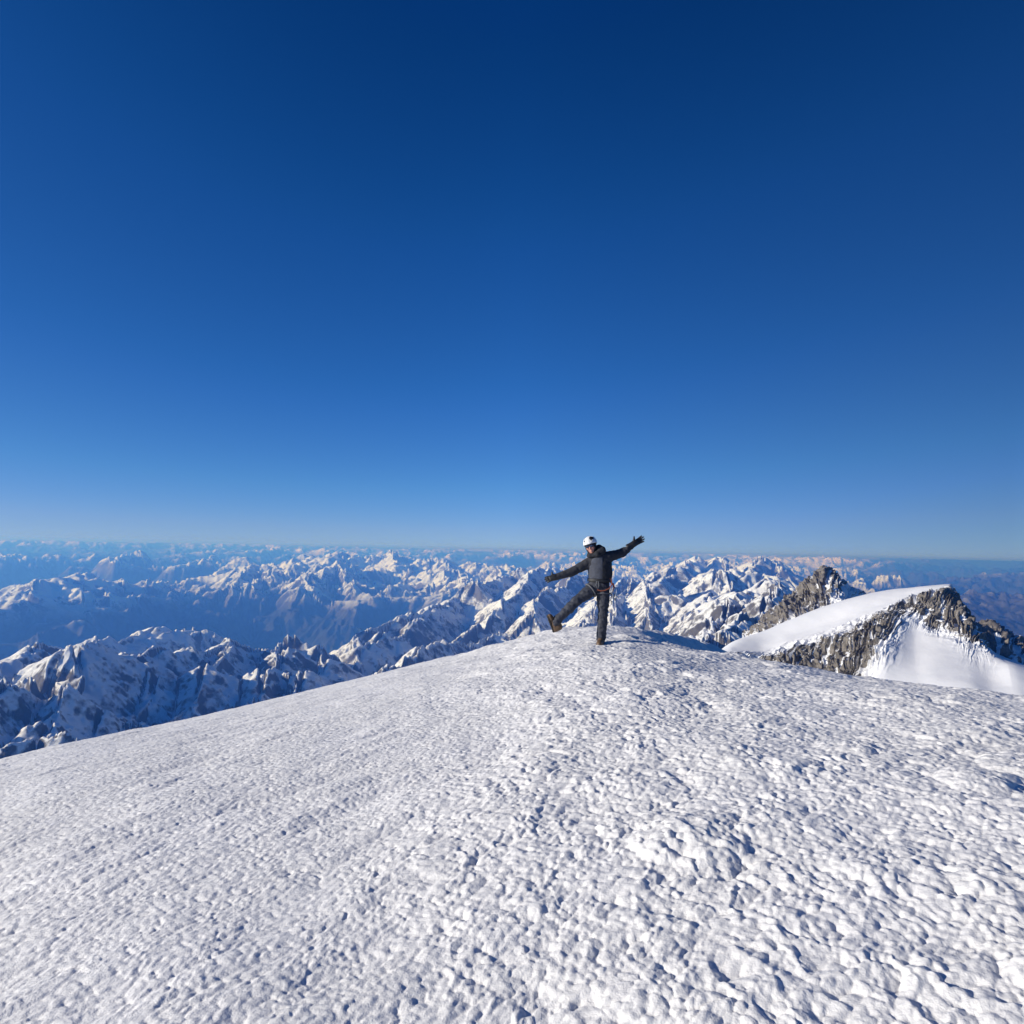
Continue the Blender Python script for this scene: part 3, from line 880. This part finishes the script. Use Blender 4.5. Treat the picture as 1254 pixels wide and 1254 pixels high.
def build_person():
    # where the standing boot meets the snow: walk along the sight line of its sole
    px, py = 735.0, 788.5
    D = np.linspace(6, 18, 600)
    Q = at(np.full(600, px), np.full(600, py), D)
    gz = ground_z(Q[:, 0], Q[:, 1])
    hit = np.nonzero(Q[:, 2] < gz)[0]
    k = hit[0] if len(hit) else 300
    foot = np.array([Q[k, 0], Q[k, 1], 0.0])
    th = np.linspace(0, 6.28, 12)[:-1]
    foot[2] = ground_z(foot[0] + 0.07 * np.cos(th), foot[1] - 0.05 + 0.10 * np.sin(th)).mean()
    print('climber at', foot, 'distance', math.hypot(foot[0], foot[1]))
    root = bpy.data.objects.new('person', None)
    scene.collection.objects.link(root)
    root.location = foot - np.array([0, 0, 0.028])
    f = math.hypot(foot[0], foot[1]) / F_PX * (160 / 1254.0) / PX      # keep the measured size at this distance
    root.scale = (f, f, f)
    root.rotation_euler = (0, 0, -math.atan2(foot[0], foot[1]))
    root['label'] = 'climber in black jacket and white helmet balancing on one leg, arms flung wide'
    root['category'] = 'person'

    hipS, kneeS, ankS = J(688, 655, 0.02), J(690, 885, -0.03), J(678, 1095, 0.03)
    hipR, kneeR, ankR = J(603, 640, 0.0), J(440, 765, -0.14), J(262, 950, -0.20)
    pel, waist, chest, neck = J(645, 600, 0.03), J(655, 545, 0.04), J(648, 420, 0.03), J(612, 335, 0.02)
    shL, elL, wrL = J(722, 345, 0.03), J(862, 305, 0.14), J(962, 222, 0.20)
    shR, elR, wrR = J(555, 400, 0.03), J(385, 497, -0.05), J(238, 545, -0.13)
    headc = J(566, 245, -0.01)

    # head frame: turned a little to the climber's right, tilted to it as well
    Rh = np.array(Matrix.Rotation(R(-17), 3, 'Y') @ Matrix.Rotation(R(-14), 3, 'Z') @ Matrix.Rotation(R(6), 3, 'X'))
    def hl(P):
        return (P - headc) @ Rh                          # into head coordinates (x right, -y face, z up)
    def hw(p):
        return tuple(headc + Rh @ np.array(p, float))

    def body(P):
        H = hl(P)
        d = ell(H, (0, 0.01, 0.035), (0.076, 0.095, 0.105))
        d = umin(d, ell(H, (0, -0.030, -0.055), (0.056, 0.058, 0.062)), 0.04)       # jaw
        d = umin(d, ell(H, (0, -0.075, -0.098), (0.022, 0.018, 0.018)), 0.025)      # chin
        d = umin(d, cone(H, (0, -0.083, 0.015), (0, -0.108, -0.028), 0.010, 0.014)[0], 0.012)   # nose
        d = umin(d, cone(H, (-0.035, -0.076, 0.030), (0.035, -0.076, 0.030), 0.012, 0.012)[0], 0.015)  # brow
        for s in (-1, 1):
            d = umin(d, ell(H, (s * 0.045, -0.062, -0.022), (0.024, 0.022, 0.022)), 0.02)    # cheek
            d = umin(d, ell(H, (s * 0.078, 0.008, -0.005), (0.010, 0.022, 0.032)), 0.008)    # ear
            d = np.maximum(d, -ell(H, (s * 0.030, -0.098, 0.010), (0.015, 0.012, 0.009)))    # eye socket
            d = np.minimum(d, ell(H, (s * 0.030, -0.078, 0.009), (0.012, 0.012, 0.012)))     # eye
        d = umin(d, ell(H, (0, -0.086, -0.062), (0.024, 0.011, 0.006)), 0.006)      # upper lip
        d = umin(d, ell(H, (0, -0.084, -0.073), (0.021, 0.011, 0.006)), 0.006)      # lower lip
        d = umin(d, chain(P, [headc + Rh @ np.array([0, .02, -.03]), neck, chest], [0.055, 0.058, 0.10]), 0.03)
        d = umin(d, chain(P, [chest, waist, pel], [0.115, 0.11, 0.115]), 0.05)
        for a, b, c in ((shL, elL, wrL), (shR, elR, wrR)):
            d = umin(d, chain(P, [chest + (a - chest) * .5, a, b, c], [0.07, 0.055, 0.040, 0.028]), 0.03)
        for a, b, c in ((hipS, kneeS, ankS), (hipR, kneeR, ankR)):
            d = umin(d, chain(P, [pel, a, b, c], [0.09, 0.080, 0.052, 0.036]), 0.03)
        return d
    bd = surface('body', body, (-0.80, -0.42, 0.02), (0.66, 0.36, 1.80), 0.0098, M_SKIN, root)

    def quilt(t, n):
        return 0.007 * np.abs(np.sin(math.pi * n * t)) ** 0.6

    def flat(P, c, k):
        Q = P.copy()
        Q[..., 1] = c[1] + (P[..., 1] - c[1]) * k
        return Q

    def jacket(P):
        Q = flat(P, chest, 1.28)
        d = chain(Q, [J(655, 575, 0.04), J(658, 500, 0.04), J(648, 410, 0.04), J(640, 365, 0.03)], [0.172, 0.176, 0.180, 0.125], 0.05)
        d = d - 0.004 * np.abs(np.sin((P[..., 2] - 0.55 + 0.05 * P[..., 0]) * math.pi / 0.085)) ** 0.6
        d = umin(d, chain(P, [J(590, 395, .03), J(640, 370, .03), J(716, 350, .03)], [0.085, 0.10, 0.085]), 0.05)
        for a, b, c in ((shL, elL, wrL), (shR, elR, wrR)):
            e1, t1 = cone(P, a, b, 0.083, 0.066)
            e2, t2 = cone(P, b, c, 0.066, 0.047)
            d = umin(d, e1 - quilt(t1, 3.0), 0.035)
            d = umin(d, e2 - quilt(t2, 3.0), 0.02)
        d = d - 0.006 * W3(P, 17, 81) - 0.004 * W3(P, 34, 82)
        d = np.maximum(d, -(P[..., 2] - J(0, 582)[2] - 0.03 * np.sin(P[..., 0] * 9)))           # hem
        return np.maximum(d, -chain(P, [neck, headc], [0.070, 0.075]))                          # neck opening
    jk = surface('jacket', jacket, (-0.80, -0.36, 0.95), (0.62, 0.40, 1.60), 0.0095, M_SLEEVE, root)

    def panel(P):
        Q = flat(P, chest, 1.28)
        d = chain(Q, [J(655, 575, 0.04), J(658, 500, 0.04), J(648, 410, 0.04), J(640, 365, 0.03)], [0.172, 0.176, 0.180, 0.125], 0.05)
        d = d - 0.007 - 0.005 * np.abs(np.sin((P[..., 2] - 0.55 + 0.05 * P[..., 0]) * math.pi / 0.085)) ** 0.6 - 0.004 * W3(P, 20, 83)
        x0, x1, z0, z1 = J(543, 0)[0], J(682, 0)[0], J(0, 556)[2], J(0, 350)[2]
        sl = 0.28 * (P[..., 0] - x0)
        cut = np.maximum.reduce([x0 - P[..., 0], P[..., 0] - x1, z0 - P[..., 2], P[..., 2] - z1 + 0.035 - sl, P[..., 1] - 0.02])
        return np.maximum(d, cut)
    surface('front_panel', panel, (-0.30, -0.24, 0.98), (0.20, 0.06, 1.52), 0.009, M_PANEL, jk)

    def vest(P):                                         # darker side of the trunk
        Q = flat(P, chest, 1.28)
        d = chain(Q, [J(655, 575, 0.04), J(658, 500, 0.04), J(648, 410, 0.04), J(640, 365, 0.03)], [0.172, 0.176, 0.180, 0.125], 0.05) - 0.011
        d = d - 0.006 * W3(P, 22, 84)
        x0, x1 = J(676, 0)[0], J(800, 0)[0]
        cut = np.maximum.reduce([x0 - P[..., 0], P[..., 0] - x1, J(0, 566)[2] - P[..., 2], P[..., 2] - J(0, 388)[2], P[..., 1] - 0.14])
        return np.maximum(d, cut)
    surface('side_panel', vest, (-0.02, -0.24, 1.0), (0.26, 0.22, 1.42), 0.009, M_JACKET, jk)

    def hood(P):
        d = 1e3
        for a, b, ra, rb in ((J(560, 335, -.06), J(625, 322, -.07), .034, .05), (J(625, 322, -.07), J(668, 285, -.02), .05, .066),
                             (J(668, 285, -.02), J(640, 275, .09), .066, .075), (J(640, 275, .09), J(570, 310, .08), .075, .055),
                             (J(570, 310, .08), J(552, 335, .0), .055, .036), (J(552, 335, .0), J(560, 335, -.06), .036, .034)):
            e = cone(P, a, b, ra, rb)[0]
            d = e if isinstance(d, float) else umin(d, e, 0.03)
        d = d - 0.008 * W3(P, 18, 85)
        return np.maximum(d, -chain(hl(P), [np.array([0, -.02, -.12]), np.array([0, 0, .08])], [0.068, 0.088]))
    surface('hood', hood, (-0.30, -0.22, 1.34), (0.14, 0.26, 1.70), 0.009, M_JACKET, jk)

    def trousers(P):
        d = ell(P, J(645, 612, 0.03), (0.168, 0.128, 0.105))
        for a, b, c, e in ((hipS, kneeS, ankS, J(676, 1120, 0.03)), (hipR, kneeR, ankR, J(250, 968, -0.20))):
            d = umin(d, chain(P, [a, a + (b - a) * .45, b, b + (c - b) * .35, c, e], [0.108, 0.098, 0.076, 0.078, 0.070, 0.070], 0.03), 0.05)
        fold = 0.012 * W3(P * np.array([1, 1, 1.9]), 11, 86) + 0.007 * W3(P, 26, 87)
        d = d - fold
        e = np.maximum(P[..., 2] - J(0, 558)[2], -1e3)
        return np.maximum(d, e)
    tr = surface('trousers', trousers, (-0.86, -0.42, 0.05), (0.30, 0.26, 1.12), 0.0095, M_TROUSER, root)

    def boot(name, ank, heel, toe, upv):
        ank, heel, toe, upv = map(lambda v: np.array(v, float), (ank, heel, toe, upv))
        ax = (toe - heel) / np.linalg.norm(toe - heel)
        upv = upv - ax * (upv @ ax)
        upv /= np.linalg.norm(upv)
        side = np.cross(ax, upv)
        L = np.linalg.norm(toe - heel)
        def loc(P):
            Q = P - heel
            return np.stack([Q @ ax, Q @ side, Q @ upv], -1)
        A = loc(ank)
        def up_(P):
            Q = loc(P)
            d = chain(Q, [(0.05, 0, .06), (.13, 0, .065), (L - .06, 0, .045), (L - .035, 0, .042)], [.047, .05, .044, .036], .03)
            d = umin(d, chain(Q, [(.055, 0, .06), (.06, 0, .12), tuple(A)], [.05, .052, .058], .03), .03)
            d = d - 0.004 * W3(P, 30, 88)
            return np.maximum(d, 0.022 - Q[..., 2])
        def sl_(P):
            Q = loc(P)
            t = np.clip(Q[..., 0] / L, 0, 1)
            w = 0.040 + 0.012 * np.sin(t * 3.1) + 0.006 * t
            e = np.stack([np.maximum(np.abs(Q[..., 0] - L / 2) - L / 2 + w, 0), Q[..., 1]], -1)
            d = np.linalg.norm(e, axis=-1) - w
            lug = 0.006 * (np.sin(Q[..., 0] * 150) > 0)
            return np.maximum(d, np.maximum(Q[..., 2] - 0.032, -Q[..., 2] + lug))
        lo = np.minimum.reduce([heel, toe, ank]) - 0.11
        hi = np.maximum.reduce([heel, toe, ank]) + 0.11
        b = surface(name, up_, lo, hi, 0.007, M_BOOT, root)
        surface('sole', sl_, lo, hi, 0.006, M_SOLE, b)
        return b
    boot('boot', ankS, J(682, 1182, 0.10), J(655, 1182, -0.19), (0, 0, 1))
    boot('boot', ankR, J(226, 1066, -0.17), J(163, 900, -0.24), (J(262, 950) - J(195, 985)))

    def glove(name, wr, tip, thumb, spread, palmn):
        wr, tip, thumb, palmn = map(lambda v: np.array(v, float), (wr, tip, thumb, palmn))
        ax = (tip - wr) / np.linalg.norm(tip - wr)
        L = np.linalg.norm(tip - wr)
        lat = np.cross(ax, palmn)
        lat /= np.linalg.norm(lat)
        if lat @ (thumb - wr) < 0:
            lat = -lat
        nrm = np.cross(lat, ax)
        def g(P):
            kn = wr + ax * L * .52
            d = chain(P, [wr - ax * .085, wr + ax * .01, wr + ax * L * .30], [.056, .046, .040])
            for q in (-.5, 0, .5):
                d = umin(d, cone(P, wr + ax * L * .22 + lat * q * .04, kn + lat * q * .056, .026, .023)[0], .02)
            for i, (q, ln) in enumerate(((.5, .40), (.18, .48), (-.16, .45), (-.5, .34))):
                a = kn + lat * q * .066
                b = a + (ax + lat * q * spread - nrm * .10) * L * ln * .55
                c = b + (ax + lat * q * spread - nrm * .42) * L * ln * .5
                e = umin(cone(P, a, b, .0150, .0135)[0], cone(P, b, c, .0135, .0115)[0], .008)
                d = umin(d, e, .008)
            a = wr + ax * L * .16 + lat * .028
            m = a + (thumb - a) * .55 + ax * .006
            d = umin(d, umin(cone(P, a, m, .020, .0165)[0], cone(P, m, thumb, .0165, .013)[0], .01), .014)
            return d
        lo = np.minimum.reduce([wr, tip, thumb]) - 0.11
        hi = np.maximum.reduce([wr, tip, thumb]) + 0.11
        return surface(name, g, lo, hi, 0.006, M_GLOVE, root)
    glove('glove', wrL, J(1066, 158, 0.26), J(976, 146, 0.19), 0.36, (0.1, -1.0, 0.1))
    glove('glove', wrR, J(150, 572, -0.20), J(204, 502, -0.14), 0.35, (0.0, -1.0, 0.35))

    # helmet in head coordinates
    HC = np.array([0, 0.012, 0.052])
    def shell(P):
        H = hl(P) - HC
        d = ell(H, (0, 0, 0), (0.113, 0.137, 0.114))
        d = d + 0.004 * (np.abs(H[..., 0]) < 0.016) - 0.0035 * np.cos(H[..., 0] * 85) * sm(0, .06, H[..., 2])
        d = np.maximum(d, -ell(H, (0, 0, -0.01), (0.100, 0.122, 0.102)))
        rim = -0.030 + 0.028 * sm(0.02, -0.12, H[..., 1]) - 0.012 * sm(0.0, 0.1, H[..., 1])
        d = np.maximum(d, rim - H[..., 2])
        for s in (-1, 1):
            for y, z, a, b in ((-0.085, 0.062, .012, .010), (-0.03, 0.09, .012, .018), (0.04, 0.09, .012, .02)):
                d = np.maximum(d, -ell(H, (s * 0.058, y, z), (a, b + .01, .04)))
        return d
    lo, hi = headc - 0.22, headc + 0.24
    hm = surface('helmet', shell, lo, hi, 0.0065, M_WHITE, root)
    def liner(P):
        H = hl(P) - HC
        d = np.maximum(ell(H, (0, 0, -.008), (0.106, 0.128, 0.106)), -ell(H, (0, 0, -0.012), (0.095, 0.115, 0.098)))
        return np.maximum(d, -0.040 - H[..., 2] + 0.020 * sm(0.02, -0.12, H[..., 1]))
    surface('liner', liner, lo, hi, 0.0065, M_BLACK, hm)
    def patch(P):
        H = hl(P) - HC
        d = ell(H, (0, 0, 0), (0.1165, 0.1405, 0.1175))
        c = np.array([0.066, -0.062, 0.080])
        return np.maximum(np.maximum(d, 0.101 - np.linalg.norm(H / np.array([1, 1.2, 1]), axis=-1)), np.linalg.norm((H - c) * np.array([1, .8, 1.3]), axis=-1) - 0.043)
    surface('black_patch', patch, lo, hi, 0.006, M_BLACK, hm)
    def cap_(P):                                         # thin black balaclava round the face
        H = hl(P)
        d = np.minimum(ell(H, (0, 0.014, 0.02), (0.090, 0.106, 0.118)), cone(H, (0, .0, -.03), (0, .01, -.14), 0.080, 0.075)[0])
        hole = ell(H, (0, -0.10, -0.022), (0.058, 0.085, 0.088))
        return np.maximum(d, -hole)
    surface('balaclava', cap_, lo - 0.06, hi, 0.007, M_BLACK, root)
    for s in (-1, 1):
        tube_mesh('chin_strap', [hw((s * .088, -.02, .03)), hw((s * .084, -.03, -.03)), hw((s * .06, -.05, -.085)), hw((0.0, -.068, -.122))], .0055, M_BLACK, hm, 8)
    def glasses(P):
        H = hl(P)
        d = 1e3
        for s in (-1, 1):
            e = ell(H, (s * 0.034, -0.094, 0.014), (0.033, 0.016, 0.022))
            d = e if isinstance(d, float) else np.minimum(d, e)
        d = umin(d, cone(H, (-.02, -.100, .022), (.02, -.100, .022), .006, .006)[0], .01)
        for s in (-1, 1):
            d = umin(d, cone(H, (s * .060, -.086, .018), (s * .088, -.0, .014), .006, .005)[0], .006)
        return d
    surface('sunglasses', glasses, lo, hi, 0.0055, M_LENS, root)

    # harness
    def belt(P):
        Q = flat(P, J(652, 566, .04), 1.25)
        c = J(652, 568, .04)
        a = np.array([0.02, 0, 1.0])
        r = np.linalg.norm((Q - c)[..., :2], axis=-1)
        return np.maximum(np.abs(r - 0.186) - 0.012, np.abs((P - c) @ a) - 0.026)
    hn = surface('harness', belt, (-0.30, -0.24, 0.96), (0.28, 0.30, 1.14), 0.008, M_BLACK, root)
    def ring(c, n, r, m=28, sq=1.0):
        n = Vector(n).normalized()
        u = n.cross(Vector((0, 1, 0.2))).normalized()
        v = n.cross(u)
        return [tuple(Vector(c) + u * r * math.cos(2 * math.pi * i / m) + v * r * sq * math.sin(2 * math.pi * i / m)) for i in range(m)]
    ls = hipS + (kneeS - hipS) * .16
    lr_ = hipR + (kneeR - hipR) * .20
    tube_mesh('leg_loop', ring(ls, kneeS - hipS, .118), .014, M_WEB, hn, 8, True)
    tube_mesh('leg_loop', ring(lr_, kneeR - hipR, .117), .014, M_WEB, hn, 8, True)
    tube_mesh('tie_in_loop', [J(628, 572, -.15), J(622, 610, -.15), J(636, 650, -.135), J(650, 610, -.15), J(642, 572, -.155)], .010, M_WEB, hn, 8)
    tube_mesh('gear_loop', [J(745, 575, -.09), J(790, 615, -.06), J(800, 640, .0), J(785, 610, .09)], .006, M_BLACK, hn, 8)
    tube_mesh('sling', [J(632, 652, -.150), J(665, 662, -.155), J(705, 657, -.150), J(748, 636, -.125), J(768, 600, -.10), J(764, 555, -.11), J(748, 545, -.13)], .0085, M_ORANGE, hn, 8)
    tube_mesh('sling', [J(772, 585, -.10), J(784, 625, -.09), J(780, 672, -.09), J(790, 640, -.08), J(782, 590, -.09)], .009, M_RED, hn, 8)
    def biner(c, L, w, tilt):
        n = 26
        p = []
        for i in range(n):
            a = 2 * math.pi * i / n
            x = w * math.copysign(abs(math.cos(a)) ** .7, math.cos(a)) * (1 + .25 * math.sin(a))
            z = L * math.sin(a)
            p.append(tuple(c + np.array([x * math.cos(tilt) + z * math.sin(tilt), 0.25 * x, z * math.cos(tilt) - x * math.sin(tilt)])))
        tube_mesh('carabiner', p, .0062, M_STEEL, hn, 8, True)
    biner(J(790, 700, -.09), .052, .024, -.15)
    biner(J(772, 655, -.10), .048, .022, .25)
    biner(J(803, 720, -.05), .052, .024, .1)
    biner(J(766, 735, -.08), .045, .020, .0)
    tube_mesh('quickdraw', [J(792, 690, -.07), J(800, 735, -.07), J(803, 750, -.07)], .009, M_WEB, hn, 8)
    tube_mesh('cord', [J(770, 670, -.07), J(764, 730, -.07), J(768, 790, -.07)], .006, M_WEB, hn, 8)
    return root
build_person()
